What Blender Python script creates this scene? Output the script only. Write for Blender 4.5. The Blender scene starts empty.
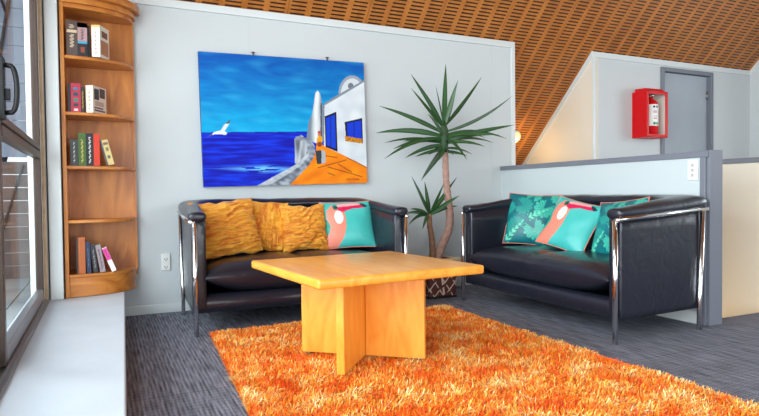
import bpy, bmesh, math, random
from mathutils import Vector, Matrix, noise
random.seed(7)
PI = math.pi
S = bpy.context.scene
C = S.collection
YA = 4.314      # far wall plane
H0 = 2.168      # knee wall height
XL = -0.30      # inner face of glazed wall
XR = 6.75       # right wall
YF = -3.4       # wall behind
PT = 0.195      # raised ledge height

# ------------------------------------------------------------------ helpers
def lin(c):
    return tuple(((v/255)/12.92 if v/255 <= .04045 else ((v/255+.055)/1.055)**2.4) for v in c[:3]) + (1,)

def nt(name):
    m = bpy.data.materials.new(name); m.use_nodes = True
    n = m.node_tree; b = n.nodes['Principled BSDF']
    return m, n, b

def plain(name, col, rough=.6, metal=0, spec=.5, bump=0, bscale=80, var=0, vscale=6, coat=0, sheen=0):
    m, n, b = nt(name)
    b.inputs['Base Color'].default_value = lin(col)
    b.inputs['Roughness'].default_value = rough
    b.inputs['Metallic'].default_value = metal
    b.inputs['Specular IOR Level'].default_value = spec
    b.inputs['Coat Weight'].default_value = coat
    b.inputs['Sheen Weight'].default_value = sheen
    tc = n.nodes.new('ShaderNodeTexCoord')
    if var:
        no = n.nodes.new('ShaderNodeTexNoise'); no.inputs['Scale'].default_value = vscale; no.inputs['Detail'].default_value = 4
        n.links.new(tc.outputs['Object'], no.inputs['Vector'])
        cr = n.nodes.new('ShaderNodeValToRGB')
        c = lin(col)
        cr.color_ramp.elements[0].color = tuple(v*(1-var) for v in c[:3])+(1,)
        cr.color_ramp.elements[1].color = tuple(min(1, v*(1+var)) for v in c[:3])+(1,)
        cr.color_ramp.elements[0].position = .3; cr.color_ramp.elements[1].position = .7
        n.links.new(no.outputs['Fac'], cr.inputs['Fac']); n.links.new(cr.outputs['Color'], b.inputs['Base Color'])
    if bump:
        no = n.nodes.new('ShaderNodeTexNoise'); no.inputs['Scale'].default_value = bscale; no.inputs['Detail'].default_value = 5
        n.links.new(tc.outputs['Object'], no.inputs['Vector'])
        bp = n.nodes.new('ShaderNodeBump'); bp.inputs['Strength'].default_value = bump; bp.inputs['Distance'].default_value = .01
        n.links.new(no.outputs['Fac'], bp.inputs['Height']); n.links.new(bp.outputs['Normal'], b.inputs['Normal'])
    return m

def wood(name, c1, c2, rough=.35, scale=(2, 2, 14), grain='Z', coat=.2, dist=1.3):
    m, n, b = nt(name)
    tc = n.nodes.new('ShaderNodeTexCoord'); mp = n.nodes.new('ShaderNodeMapping')
    mp.inputs['Scale'].default_value = scale
    n.links.new(tc.outputs['Object'], mp.inputs['Vector'])
    no = n.nodes.new('ShaderNodeTexNoise'); no.inputs['Scale'].default_value = 2.2; no.inputs['Detail'].default_value = 6; no.inputs['Distortion'].default_value = dist
    n.links.new(mp.outputs['Vector'], no.inputs['Vector'])
    cr = n.nodes.new('ShaderNodeValToRGB')
    cr.color_ramp.elements[0].position = .32; cr.color_ramp.elements[0].color = lin(c1)
    cr.color_ramp.elements[1].position = .68; cr.color_ramp.elements[1].color = lin(c2)
    n.links.new(no.outputs['Fac'], cr.inputs['Fac']); n.links.new(cr.outputs['Color'], b.inputs['Base Color'])
    b.inputs['Roughness'].default_value = rough; b.inputs['Coat Weight'].default_value = coat
    b.inputs['Coat Roughness'].default_value = .15
    return m

def vcol(name, rough=.6, bump=0, bscale=200, sheen=0, spec=.5):
    m, n, b = nt(name)
    a = n.nodes.new('ShaderNodeAttribute'); a.attribute_name = 'print'
    n.links.new(a.outputs['Color'], b.inputs['Base Color'])
    b.inputs['Roughness'].default_value = rough; b.inputs['Sheen Weight'].default_value = sheen
    b.inputs['Specular IOR Level'].default_value = spec
    if bump:
        tc = n.nodes.new('ShaderNodeTexCoord')
        no = n.nodes.new('ShaderNodeTexNoise'); no.inputs['Scale'].default_value = bscale; no.inputs['Detail'].default_value = 5
        n.links.new(tc.outputs['Object'], no.inputs['Vector'])
        bp = n.nodes.new('ShaderNodeBump'); bp.inputs['Strength'].default_value = bump; bp.inputs['Distance'].default_value = .01
        n.links.new(no.outputs['Fac'], bp.inputs['Height']); n.links.new(bp.outputs['Normal'], b.inputs['Normal'])
    return m

class MB:
    def __init__(s): s.v = []; s.f = []; s.sm = []; s.mi = []; s.col = []
    def add(s, vs, fs, smooth=False, mi=0, M=None, col=None):
        o = len(s.v)
        s.v += [tuple(M @ Vector(v)) if M else tuple(v) for v in vs]
        s.f += [tuple(i+o for i in f) for f in fs]
        s.sm += [smooth]*len(fs); s.mi += [mi]*len(fs)
        s.col += list(col) if (col and isinstance(col, list)) else [col or (1, 1, 1, 1)]*len(vs)
        return s
    def box(s, x0, x1, y0, y1, z0, z1, mi=0, bev=0, M=None):
        if bev:
            bm = bmesh.new(); bmesh.ops.create_cube(bm, size=1)
            bmesh.ops.scale(bm, vec=(x1-x0, y1-y0, z1-z0), verts=bm.verts)
            bmesh.ops.translate(bm, vec=((x0+x1)/2, (y0+y1)/2, (z0+z1)/2), verts=bm.verts)
            bmesh.ops.bevel(bm, geom=bm.edges[:], offset=bev, segments=3, affect='EDGES', profile=.6)
            bm.verts.index_update()
            s.add([v.co[:] for v in bm.verts], [[v.index for v in f.verts] for f in bm.faces], True, mi, M); bm.free()
            return s
        v = [(x0,y0,z0),(x1,y0,z0),(x1,y1,z0),(x0,y1,z0),(x0,y0,z1),(x1,y0,z1),(x1,y1,z1),(x0,y1,z1)]
        return s.add(v, [(0,3,2,1),(4,5,6,7),(0,1,5,4),(1,2,6,5),(2,3,7,6),(3,0,4,7)], False, mi, M)
    def tube(s, pts, r, n=12, mi=0, M=None, caps=True):
        pts = [Vector(p) for p in pts]; rs = r if isinstance(r, (list, tuple)) else [r]*len(pts)
        vs, fs = [], []; up = None
        for i, p in enumerate(pts):
            t = (pts[min(i+1, len(pts)-1)]-pts[max(i-1, 0)]).normalized()
            if up is None: up = Vector((0,0,1)) if abs(t.z) < .9 else Vector((1,0,0))
            a = t.cross(up).normalized(); up = a.cross(t).normalized()
            for k in range(n):
                an = 2*PI*k/n; vs.append(p+(a*math.cos(an)+up*math.sin(an))*rs[i])
        for i in range(len(pts)-1):
            for k in range(n):
                a, b = i*n+k, i*n+(k+1) % n
                fs.append((a, b, b+n, a+n))
        if caps:
            fs.append(tuple(range(n))[::-1]); fs.append(tuple(range((len(pts)-1)*n, len(pts)*n)))
        return s.add(vs, fs, True, mi, M)
    def lathe(s, prof, n=24, mi=0, M=None, smooth=True):
        vs, fs = [], []
        for r, z in prof:
            for k in range(n): vs.append((r*math.cos(2*PI*k/n), r*math.sin(2*PI*k/n), z))
        for i in range(len(prof)-1):
            for k in range(n):
                a, b = i*n+k, i*n+(k+1) % n; fs.append((a, b, b+n, a+n))
        fs.append(tuple(range(n))[::-1]); fs.append(tuple(range((len(prof)-1)*n, len(prof)*n)))
        return s.add(vs, fs, smooth, mi, M)
    def prism(s, poly, z0, z1, mi=0, M=None, smooth=False):
        n = len(poly)
        vs = [(x, y, z0) for x, y in poly]+[(x, y, z1) for x, y in poly]
        fs = [tuple(range(n))[::-1], tuple(range(n, 2*n))]+[(i, (i+1) % n, (i+1) % n+n, i+n) for i in range(n)]
        return s.add(vs, fs, smooth, mi, M)
    def build(s, name, mats, parent=None, loc=(0,0,0), rot=(0,0,0), bevel=0, auto=True, colattr=False, subsurf=0):
        me = bpy.data.meshes.new(name); me.from_pydata([tuple(v) for v in s.v], [], s.f); 
        me.polygons.foreach_set('use_smooth', s.sm)
        if not isinstance(mats, (list, tuple)): mats = [mats]
        for m in mats: me.materials.append(m)
        me.polygons.foreach_set('material_index', s.mi)
        if colattr:
            a = me.color_attributes.new('print', 'FLOAT_COLOR', 'POINT')
            a.data.foreach_set('color', [x for c in s.col for x in c])
        me.update()
        bm = bmesh.new(); bm.from_mesh(me)
        bmesh.ops.recalc_face_normals(bm, faces=bm.faces); bm.to_mesh(me); bm.free()
        o = bpy.data.objects.new(name, me); C.objects.link(o)
        o.location = loc; o.rotation_euler = rot
        if parent: o.parent = parent
        if bevel:
            b = o.modifiers.new('bevel', 'BEVEL'); b.width = bevel; b.segments = 3; b.limit_method = 'ANGLE'; b.angle_limit = .7
            b.harden_normals = False
        if subsurf:
            b = o.modifiers.new('sub', 'SUBSURF'); b.levels = subsurf; b.render_levels = subsurf
        return o

def empty(name, loc=(0,0,0), rot=(0,0,0), parent=None):
    o = bpy.data.objects.new(name, None); C.objects.link(o); o.location = loc; o.rotation_euler = rot
    if parent: o.parent = parent
    return o
def tag(o, label=None, cat=None, group=None, kind=None):
    if label: o['label'] = label
    if cat: o['category'] = cat
    if group: o['group'] = group
    if kind: o['kind'] = kind
    return o
def struct(o, label=None):
    o['kind'] = 'structure'
    if label: o['label'] = label
    return o

# ------------------------------------------------------------------ materials
WALL = (200, 206, 208)
M_wall = plain('painted_plaster', WALL, .7, bump=.05, bscale=60, var=.015, vscale=1.2)
M_cream = plain('cream_wall_paint', (226, 219, 205), .7, bump=.05, bscale=60)
M_trim = plain('white_gloss_trim', (212, 218, 219), .4)
M_panel = plain('pale_partition_panel', (196, 207, 209), .6, bump=.03)
M_grey = plain('grey_painted_steel', (116, 120, 131), .45, bump=.04, bscale=120)
M_door = plain('grey_door_paint', (160, 168, 178), .5, var=.06, vscale=3)
M_ledge = plain('white_painted_concrete', (192, 200, 207), .45, bump=.25, bscale=9, var=.05, vscale=4)
M_bronze = plain('bronze_aluminium', (72, 58, 52), .35, metal=.6)
M_alu = plain('worn_grey_aluminium', (150, 150, 152), .35, metal=.8)
M_tan = plain('tan_timber_jamb', (190, 160, 125), .5, var=.15, vscale=20)
M_black = plain('black_plastic', (14, 15, 18), .5)
M_chrome = plain('polished_chrome', (222, 222, 224), .12, metal=1)
M_red = plain('red_enamel', (205, 6, 16), .4, spec=.25)
M_white = plain('white_plastic', (232, 232, 228), .4)
M_boxin = plain('cabinet_white_lining', (222, 216, 205), .5)
M_shelf = wood('honey_timber', (168, 94, 34), (212, 138, 64), .35, (5, 5, .9))
M_shelfh = wood('honey_timber_crosswise', (170, 94, 32), (214, 140, 62), .35, (.9, 5, 5))
M_table = wood('blond_beech', (236, 152, 46), (250, 180, 70), .3, (5, .9, 5), coat=.15, dist=2)
M_tablev = wood('blond_beech_upright', (236, 150, 44), (250, 180, 72), .35, (4, 4, .8), coat=.3, dist=3)
M_deck = plain('weathered_deck', (150, 152, 150), .8, var=.2, vscale=3)
M_refl_brown = plain('brown_reflection', (112, 94, 88), .8, var=.25, vscale=5)
M_dark = plain('dark_reflection', (40, 36, 36), .7)

def leather():
    m, n, b = nt('black_leather')
    b.inputs['Base Color'].default_value = lin((28, 31, 43)); b.inputs['Roughness'].default_value = .29
    b.inputs['Specular IOR Level'].default_value = .6
    b.inputs['Coat Weight'].default_value = .1; b.inputs['Coat Roughness'].default_value = .2
    tc = n.nodes.new('ShaderNodeTexCoord')
    a = n.nodes.new('ShaderNodeTexNoise'); a.inputs['Scale'].default_value = 260; a.inputs['Detail'].default_value = 3
    c = n.nodes.new('ShaderNodeTexNoise'); c.inputs['Scale'].default_value = 9; c.inputs['Detail'].default_value = 5; c.inputs['Distortion'].default_value = 1.5
    for x in (a, c): n.links.new(tc.outputs['Object'], x.inputs['Vector'])
    b1 = n.nodes.new('ShaderNodeBump'); b1.inputs['Strength'].default_value = .13; b1.inputs['Distance'].default_value = .03
    b2 = n.nodes.new('ShaderNodeBump'); b2.inputs['Strength'].default_value = .12; b2.inputs['Distance'].default_value = .004
    n.links.new(c.outputs['Fac'], b1.inputs['Height']); n.links.new(a.outputs['Fac'], b2.inputs['Height'])
    n.links.new(b1.outputs['Normal'], b2.inputs['Normal']); n.links.new(b2.outputs['Normal'], b.inputs['Normal'])
    return m
M_leather = leather()

def glass():
    m, n, b = nt('window_glass'); n.nodes.remove(b)
    out = n.nodes['Material Output']; mix = n.nodes.new('ShaderNodeMixShader')
    t = n.nodes.new('ShaderNodeBsdfTransparent'); t.inputs['Color'].default_value = (.95, .98, .98, 1)
    g = n.nodes.new('ShaderNodeBsdfGlossy'); g.inputs['Roughness'].default_value = .01
    mix.inputs['Fac'].default_value = .12; n.links.new(t.outputs[0], mix.inputs[1]); n.links.new(g.outputs[0], mix.inputs[2])
    n.links.new(mix.outputs[0], out.inputs['Surface'])
    return m
M_glass = glass()

def math_node(n, op, a, b=None, c=None):
    x = n.nodes.new('ShaderNodeMath'); x.operation = op
    for i, v in enumerate((a, b, c)):
        if v is None: continue
        if isinstance(v, (int, float)): x.inputs[i].default_value = v
        else: n.links.new(v, x.inputs[i])
    return x.outputs[0]

def slotted_ceiling():
    # timber acoustic board: rows of short routed slots, columns run up the slope
    m, n, b = nt('slotted_timber_board')
    tc = n.nodes.new('ShaderNodeTexCoord'); sp = n.nodes.new('ShaderNodeSeparateXYZ')
    n.links.new(tc.outputs['Object'], sp.inputs[0])
    X, Z = sp.outputs['X'], sp.outputs['Z']
    s = math_node(n, 'MULTIPLY', Z, 1.41421)                       # distance up the slope
    fx = math_node(n, 'FRACT', math_node(n, 'DIVIDE', X, .160))
    fs = math_node(n, 'FRACT', math_node(n, 'DIVIDE', s, .0322))
    inx = math_node(n, 'LESS_THAN', math_node(n, 'ABSOLUTE', math_node(n, 'SUBTRACT', fx, .5)), .365)
    ins = math_node(n, 'LESS_THAN', math_node(n, 'ABSOLUTE', math_node(n, 'SUBTRACT', fs, .5)), .2)
    slot = math_node(n, 'MULTIPLY', inx, ins)
    seam = math_node(n, 'LESS_THAN', math_node(n, 'FRACT', math_node(n, 'DIVIDE', X, .64)), .008)
    mp = n.nodes.new('ShaderNodeMapping'); mp.inputs['Scale'].default_value = (6, 1.2, 1.2)
    n.links.new(tc.outputs['Object'], mp.inputs['Vector'])
    no = n.nodes.new('ShaderNodeTexNoise'); no.inputs['Scale'].default_value = 2.5; no.inputs['Detail'].default_value = 5
    n.links.new(mp.outputs['Vector'], no.inputs['Vector'])
    cr = n.nodes.new('ShaderNodeValToRGB')
    cr.color_ramp.elements[0].position = .3; cr.color_ramp.elements[0].color = lin((166, 97, 34))
    cr.color_ramp.elements[1].position = .7; cr.color_ramp.elements[1].color = lin((194, 122, 54))
    n.links.new(no.outputs['Fac'], cr.inputs['Fac'])
    mx = n.nodes.new('ShaderNodeMixRGB'); mx.inputs['Color2'].default_value = lin((50, 26, 14))
    n.links.new(math_node(n, 'MAXIMUM', slot, math_node(n, 'MULTIPLY', seam, .5)), mx.inputs['Fac']); n.links.new(cr.outputs['Color'], mx.inputs['Color1'])
    n.links.new(mx.outputs['Color'], b.inputs['Base Color'])
    b.inputs['Roughness'].default_value = .5
    return m
M_ceil = slotted_ceiling()

def carpet():
    m, n, b = nt('ribbed_grey_carpet')
    tc = n.nodes.new('ShaderNodeTexCoord'); sp = n.nodes.new('ShaderNodeSeparateXYZ')
    n.links.new(tc.outputs['Object'], sp.inputs[0]); X, Y = sp.outputs['X'], sp.outputs['Y']
    rib = math_node(n, 'SINE', math_node(n, 'MULTIPLY', X, 2*PI/.0175))
    def noi(scale, mpsc):
        mp = n.nodes.new('ShaderNodeMapping'); mp.inputs['Scale'].default_value = mpsc
        n.links.new(tc.outputs['Object'], mp.inputs['Vector'])
        no = n.nodes.new('ShaderNodeTexNoise'); no.inputs['Scale'].default_value = scale; no.inputs['Detail'].default_value = 4
        n.links.new(mp.outputs['Vector'], no.inputs['Vector']); return no.outputs['Fac']
    st = noi(60, (1.6, .12, 1)); sp2 = noi(170, (1, 1, 1)); big = noi(10, (3, .3, 1))
    ck = math_node(n, 'SINE', math_node(n, 'MULTIPLY', Y, 2*PI/.034))
    v = math_node(n, 'ADD', math_node(n, 'MULTIPLY', rib, .16), math_node(n, 'MULTIPLY', ck, .05))
    v = math_node(n, 'ADD', v, math_node(n, 'MULTIPLY', math_node(n, 'SUBTRACT', st, .5), 1.6))
    v = math_node(n, 'ADD', v, math_node(n, 'MULTIPLY', math_node(n, 'SUBTRACT', sp2, .5), .9))
    v = math_node(n, 'ADD', v, math_node(n, 'MULTIPLY', math_node(n, 'SUBTRACT', big, .5), .6))
    seam = math_node(n, 'LESS_THAN', math_node(n, 'FRACT', math_node(n, 'DIVIDE', Y, .5)), .008)
    v = math_node(n, 'SUBTRACT', v, math_node(n, 'MULTIPLY', seam, .35))
    v = math_node(n, 'ADD', v, .5)
    cr = n.nodes.new('ShaderNodeValToRGB')
    cr.color_ramp.elements[0].position = 0; cr.color_ramp.elements[0].color = lin((62, 63, 70))
    cr.color_ramp.elements[1].position = 1; cr.color_ramp.elements[1].color = lin((150, 153, 166))
    n.links.new(v, cr.inputs['Fac']); n.links.new(cr.outputs['Color'], b.inputs['Base Color'])
    b.inputs['Roughness'].default_value = .95; b.inputs['Specular IOR Level'].default_value = .1
    bp = n.nodes.new('ShaderNodeBump'); bp.inputs['Strength'].default_value = .5; bp.inputs['Distance'].default_value = .004
    n.links.new(v, bp.inputs['Height']); n.links.new(bp.outputs['Normal'], b.inputs['Normal'])
    return m
M_carpet = carpet()

# ------------------------------------------------------------------ setting
def ceil_z(y): return H0 + (YA - y)
mb = MB(); T = .12
mb.prism([(-.13, YF), (3.34, YF), (3.34, YA), (.10, YA)], -T, 0); mb.box(3.34, 4.26, YF, 2.42, -T, 0); mb.box(4.30, XR, YF, YA, -T, 0)
struct(mb.build('floor', M_carpet), 'ribbed charcoal grey carpet tiles')
def ex_(y): return .118+.030*(y-4.15)
mb = MB(); mb.prism([(XL-.12, YF), (ex_(YF), YF), (ex_(YA), YA), (XL-.12, YA)], -T, PT)
struct(mb.build('floor_ledge', M_ledge, bevel=.006), 'white painted raised ledge along the sliding door')

# the far knee wall
def wall_obj(name, mat, boxes, label):
    mb = MB()
    for b in boxes: mb.box(*b)
    return struct(mb.build(name, mat), label)
wall_obj('wall_back', M_wall, [(XL-.085, 3.375, YA, YA+.10, 0, H0-.004)], 'pale grey wall behind the left sofa')
RT = 4.335
wall_obj('wall_right_back', M_wall, [(RT+.08, 5.294, YA, YA+.1, -T, H0-.004), (6.095, XR+.1, YA, YA+.1, -T, H0-.004), (5.294, 6.095, YA, YA+.1, 2.095, H0-.004)], 'pale wall with grey door and fire cabinet')
# cheek wall of the stair recess: follows the slope
mb = MB(); ye = 6.6
M_yz = Matrix(((0,0,1,0),(1,0,0,0),(0,1,0,0),(0,0,0,1)))
mb.prism([(YA, -2.6), (ye, -2.6), (ye, ceil_z(ye)), (YA, ceil_z(YA))], RT, RT+.08, M=M_yz)
struct(mb.build('wall_stair_side', M_cream), 'cream cheek wall beside the stair, under the slope')
mb = MB()
mb.prism([(YA-.016, ceil_z(YA)-.06), (YA+.0, ceil_z(YA)-.075), (ye, ceil_z(ye)-.075), (ye, ceil_z(ye)-.001), (YA-.016, ceil_z(YA)-.001)], RT-.02, RT+.002, M=M_yz)
struct(mb.build('trim_2', M_trim), 'white sloping trim along the ceiling edge')
# stair void
wall_obj('wall_stair_end', M_cream, [(3.2, RT, 6.3, 6.4, -2.6, .5)], 'end wall of the stairwell')
wall_obj('wall_stair_left', M_cream, [(3.24, 3.34, 2.42, 6.3, -2.6, -T), (3.24, 3.34, YA+.1, 6.3, -T, ceil_z(6.3)), ], 'left wall of the stairwell')
wall_obj('wall_stair_front', M_cream, [(3.34, 4.26, 2.32, 2.42, -2.6, -T)], 'front wall of the stairwell')
mb = MB(); 
for i in range(9): mb.box(3.34, 4.26, 3.6+.28*i, 3.6+.28*(i+1)+.02, -2.6, -2.4+.19*i)
mb.box(3.34, 4.26, 2.42, 3.6, -2.6, -2.58)
struct(mb.build('floor_stairs', M_carpet), 'carpeted stairs going down behind the partition')
# low wall across the stairwell
wall_obj('wall_stair_low', M_cream, [(4.26, 4.335, 2.30, YA, -2.6, 1.003)], 'low cream wall on the far side of the stairwell')
mb = MB(); mb.box(4.245, 4.35, 2.28, YA, 1.003, 1.04)
struct(mb.build('trim_3', M_grey, bevel=.004), 'grey cap on the low stair wall')
# partition behind right sofa
PX = 3.243
mb = MB(); mb.box(PX, PX+.085, 2.365, YA, 0, 1.004)
struct(mb.build('wall_partition', M_panel), 'low pale partition behind the right sofa')
mb = MB(); mb.box(PX-.012, PX+.10, 2.315, YA, 1.004, 1.041)
struct(mb.build('trim_4', M_grey, bevel=.003), 'grey cap on the partition')
mb = MB(); mb.box(PX-.010, PX+.102, 2.330, 2.366, 0, 1.004)
mb.box(PX+.004, PX+.118, 2.308, 2.330, .0, 1.046)
struct(mb.build('trim_5', M_grey, bevel=.003), 'grey end post of the partition')
mb = MB(); mb.box(PX-.014, PX, 2.37, YA, 0, .075, bev=.004)
struct(mb.build('baseboard_partition', M_trim), 'white skirting along the partition')
# side walls and the rest of the room
ZR = 6.0; YR = YA+H0-ZR       # ridge
def gable(x0, x1, name, mat, zlo, openings, label):
    # wall slab in the y-z plane with rectangular openings, built from strips
    ys = sorted({YF, YA, YR} | {o[0] for o in openings} | {o[1] for o in openings})
    def top(y): return min(ceil_z(y), H0+(y-(2*YR-YA)))
    mb = MB()
    for a, b in zip(ys[:-1], ys[1:]):
        m = (a+b)/2; cuts = sorted([(o[2], o[3]) for o in openings if o[0] <= m <= o[1]])
        z = zlo
        for (c0, c1) in cuts:
            if c0 > z: mb.prism([(a, z), (b, z), (b, c0), (a, c0)], x0, x1, M=M_yz)
            z = c1
        mb.prism([(a, z), (b, z), (b, top(b)), (a, top(a))], x0, x1, M=M_yz)
    return struct(mb.build(name, mat), label)
YB = 2*YR-YA
DO = (-1.9, 3.97, PT, 2.12)
gable(XL-.085, XL, 'wall_left', M_wall, 0, [DO, (-2.6, 3.2, 2.30, 3.25)], 'glazed gable wall on the left')
gable(XR, XR+.1, 'wall_right', M_wall, -T, [(.4, 2.9, .9, 2.2)], 'pale gable wall at the far right')
YFm = YF
mb = MB()
mb.box(XL, .4, YF-.1, YF, 0, 2.2); mb.box(.4, 5.2, YF-.1, YF, 0, .3); mb.box(5.2, XR, YF-.1, YF, -T, 2.2)
mb.box(.4, 5.2, YF-.1, YF, 2.14, 2.3)
struct(mb.build('wall_front', M_wall), 'wall behind the viewer with added wide windows')
# ceiling: two slopes of slotted board
mb = MB(); th = .1
mb.prism([(ye, ceil_z(ye)), (YR, ZR), (YB, H0), (YB, H0+th*1.4), (YR, ZR+th*1.4), (ye, ceil_z(ye)+th*1.4)], XL-.12, XR+.1, M=M_yz)
struct(mb.build('ceiling', M_ceil), 'steep slotted orange timber ceiling')
# trims of the far wall
mb = MB(); mb.box(.0, 3.395, YA-.016, YA, H0-.06, H0-.006, bev=.004); struct(mb.build('trim_1', M_trim), 'white trim along the top of the wall')
mb = MB(); mb.box(3.355, 3.395, YA-.016, YA+.11, 1.0, H0-.01, bev=.004); struct(mb.build('trim_6', M_trim), 'white trim at the end of the wall')
mb = MB(); mb.box(RT+.035, XR, YA-.014, YA+.002, H0-.055, H0-.002); mb.box(RT+.0025, RT+.035, YA-.014, YA+.002, 0, H0-.002)
struct(mb.build('trim_7', M_trim), 'white trim framing the wall with the fire cabinet')
mb = MB(); mb.prism([(YA, H0-.07), (2.0, ceil_z(2.0)-.07), (2.0, ceil_z(2.0)-.004), (YA, H0-.004)], XR-.015, XR, M=M_yz)
struct(mb.build('trim_8', M_trim), 'white sloping trim at the far right')
mb = MB(); mb.box(.12, PX-.02, YA-.012, YA, 0, .062, bev=.003); struct(mb.build('baseboard_back', M_trim), 'white skirting on the far wall')
for n_, x in enumerate((.99, 3.14)):
    mb = MB(); mb.box(x-.004, x+.004, YA-.002, YA, .062, H0-.06); struct(mb.build('trim_%d' % (9+n_), M_wall), 'thin panel joint strip')

# grey door
d = empty('door_2', (5.294, YA, 0)); struct(d, 'flush grey door in the pale wall')
mb = MB(); mb.box(-.01, .035, -.02, .1, 0, 2.095); mb.box(.760, .801, -.02, .1, 0, 2.095); mb.box(.035, .760, -.02, .1, 2.055, 2.095)
mb.build('door_frame', M_grey, d, bevel=.003)
mb = MB(); mb.box(.038, .757, .03, .07, .01, 2.05); mb.build('door_leaf', M_door, d)
mb = MB()
for z in (.25, 1.0, 1.8): mb.tube([(.746, .022, z), (.746, .022, z+.09)], .008)
mb.build('hinge', M_alu, d)
mb = MB(); mb.tube([(.12, .03, 1.0), (.12, -.02, 1.0), (.22, -.02, 1.0)], .009); mb.build('door_handle', M_alu, d)

# sliding glass door on the left
d = empty('door_1', (XL, 0, PT)); struct(d, 'bronze framed sliding glass door on the left')
def sash(y0, y1, x0, x1, parent, mid=.88, ztop=1.925):
    w = .045
    m = MB(); m.box(x0, x1, y0, y0+w, .02, ztop-.02); m.box(x0, x1, y1-w, y1, .02, ztop-.02)
    m.box(x0, x1, y0+w, y1-w, ztop-.07, ztop-.02); f = m.build('sash_frame', M_bronze, parent, bevel=.003)
    m = MB(); m.box(x0, x1, y0+w, y1-w, .02, .085); m.build('bottom_rail', M_alu, f, bevel=.004)
    m = MB(); m.box(x0, x1+.004, y0+w, y1-w, mid-.045, mid-.005); m.box(x0, x1+.002, y0+w, y1-w, mid+.005, mid+.035); m.build('mid_rail', M_bronze, f, bevel=.003)
    m = MB(); xm = (x0+x1)/2; m.box(xm-.003, xm+.003, y0+w, y1-w, .085, mid-.045); m.box(xm-.003, xm+.003, y0+w, y1-w, mid+.035, ztop-.07)
    m.build('glass', M_glass, f); return f
near_sash = sash(2.42, 3.93, -.055, -.02, d)
sash(.9, 2.45, -.095, -.062, d)
mb = MB(); mb.box(-.085, .005, -1.9, 3.93, .0005, .012); mb.box(-.017, -.008, -1.9, 3.93, .01, .022); mb.box(-.063, -.058, -1.9, 3.93, .01, .022)
mb.build('track', M_alu, d)
mb = MB(); mb.box(-.12, 0, -1.9, 3.965, 1.905, 1.925); mb.build('head_frame', M_bronze, d)
mb = MB(); mb.box(-.018, .0, 3.932, 3.968, 0, 1.925); mb.build('door_jamb', M_tan, d, bevel=.002)
mb = MB(); mb.box(-.088, -.060, 3.94, 3.968, 0, 1.925); mb.build('outer_jamb', M_trim, d, bevel=.002)
# D-shaped pull handle on the near stile
hp = []
for i in range(13):
    a = PI*i/12; hp.append((.004+.028*math.sin(a)**.6 if 0 < i < 12 else -.01, 2.452, 1.0+.085*math.cos(a)))
mb = MB(); mb.box(-.022, -.004, 2.425, 2.475, .89, 1.11, bev=.004); mb.tube(hp, .009, 10)
mb.box(-.01, .012, 2.44, 2.46, .96, 1.0, bev=.003)
mb.build('pull_handle', M_black, near_sash)
# white architrave board beside the shelf
mb = MB(); mb.box(XL+.008, -.222, 3.99, YA, PT, ceil_z(YA)-.01); struct(mb.build('trim_11', M_trim, bevel=.004), 'white upright board beside the corner shelf')
# windows out of view; the high and wide ones are added for fill light
def win(name, y0, y1, z0, z1, x, n, label, axis='y'):
    w = empty(name); struct(w, label); f = MB(); g = MB(); t = .05
    def bx(m, a, b, c, e, d0=.03):
        if axis == 'y': m.box(x-d0, x+d0, a, b, c, e)
        else: m.box(a, b, x-d0, x+d0, c, e)
    bx(f, y0, y1, z0, z0+t); bx(f, y0, y1, z1-t, z1)
    for i in range(n+1):
        p = y0+(y1-y0-t)*i/n; bx(f, p, p+t, z0+t, z1-t)
    bx(g, y0+t, y1-t, z0+t, z1-t, .003)
    f.build('window_frame', M_bronze, w); g.build('window_glass', M_glass, w)
win('window_1', -2.6, 3.2, 2.30, 3.25, XL-.06, 4, 'added unseen high window over the sliding door, lets in fill light')
win('window_2', .4, 5.2, .3, 2.14, YF-.05, 4, 'added unseen wide window behind the viewer, lets in fill light', 'x')
win('window_3', .4, 2.9, .9, 2.2, XR+.05, 2, 'window in the far right wall')

# ------------------------------------------------------------------ outside the sliding door
mb = MB()
for i in range(24): mb.box(-6.0+.235*i, -6.0+.235*i+.225, -3.5, 8.0, -.02, .06)
struct(mb.build('deck', M_deck), 'pale weathered timber deck outside')
f = empty('reflection_screen', (-.85, 6.3, .06)); tag(f, 'added tall board screen with diagonal battens, imitates reflections in the glass door', 'screen')  # added boards and battens standing in for reflections in the door glass
mb = MB()
for i in range(9): mb.box(-3.2, .4, 0, .03, .005+.12*i, .118+.12*i)
mb.build('lower_reflection_boards', M_refl_brown, f)
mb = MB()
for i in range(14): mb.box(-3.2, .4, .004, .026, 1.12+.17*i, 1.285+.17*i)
mb.build('pale_reflection_boards', plain('pale_blue_grey_reflection', (136, 144, 160), .8, var=.2, vscale=3), f)  # pale tone imitates the ceiling reflected in the glass
mb = MB()
for i in range(11):
    x = -3.1+.3*i; mb.tube([(x, -.02, .05), (x+.30, -.02, 1.05)], .012, 6); mb.tube([(x, -.02, 1.2), (x+.34, -.02, 3.3)], .014, 6); mb.tube([(x+.2, -.02, 2.4), (x-.1, -.02, 3.4)], .012, 6)
mb.build('reflection_batten', M_dark, f)
mb = MB()
for k in range(5): mb.tube([(-.9-.35*k, 6.9, 1.1), (-.45-.35*k, 6.9, 2.9)], .025, 8)
mb.tube([(-3.5, 6.9, 1.3), (.3, 6.9, 2.0)], .03, 8); mb.tube([(-3.5, 6.9, 1.9), (.3, 6.9, 2.7)], .03, 8)
for px in (-3.4, .1): mb.tube([(px, 6.9, .06), (px, 6.9, 3.0)], .04, 8)
tag(mb.build('reflection_brace', M_dark), 'added dark diagonal bracing outside, imitates reflected lines in the glass', 'frame')  # added bars drawing the dark diagonals reflected in the glass

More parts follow.
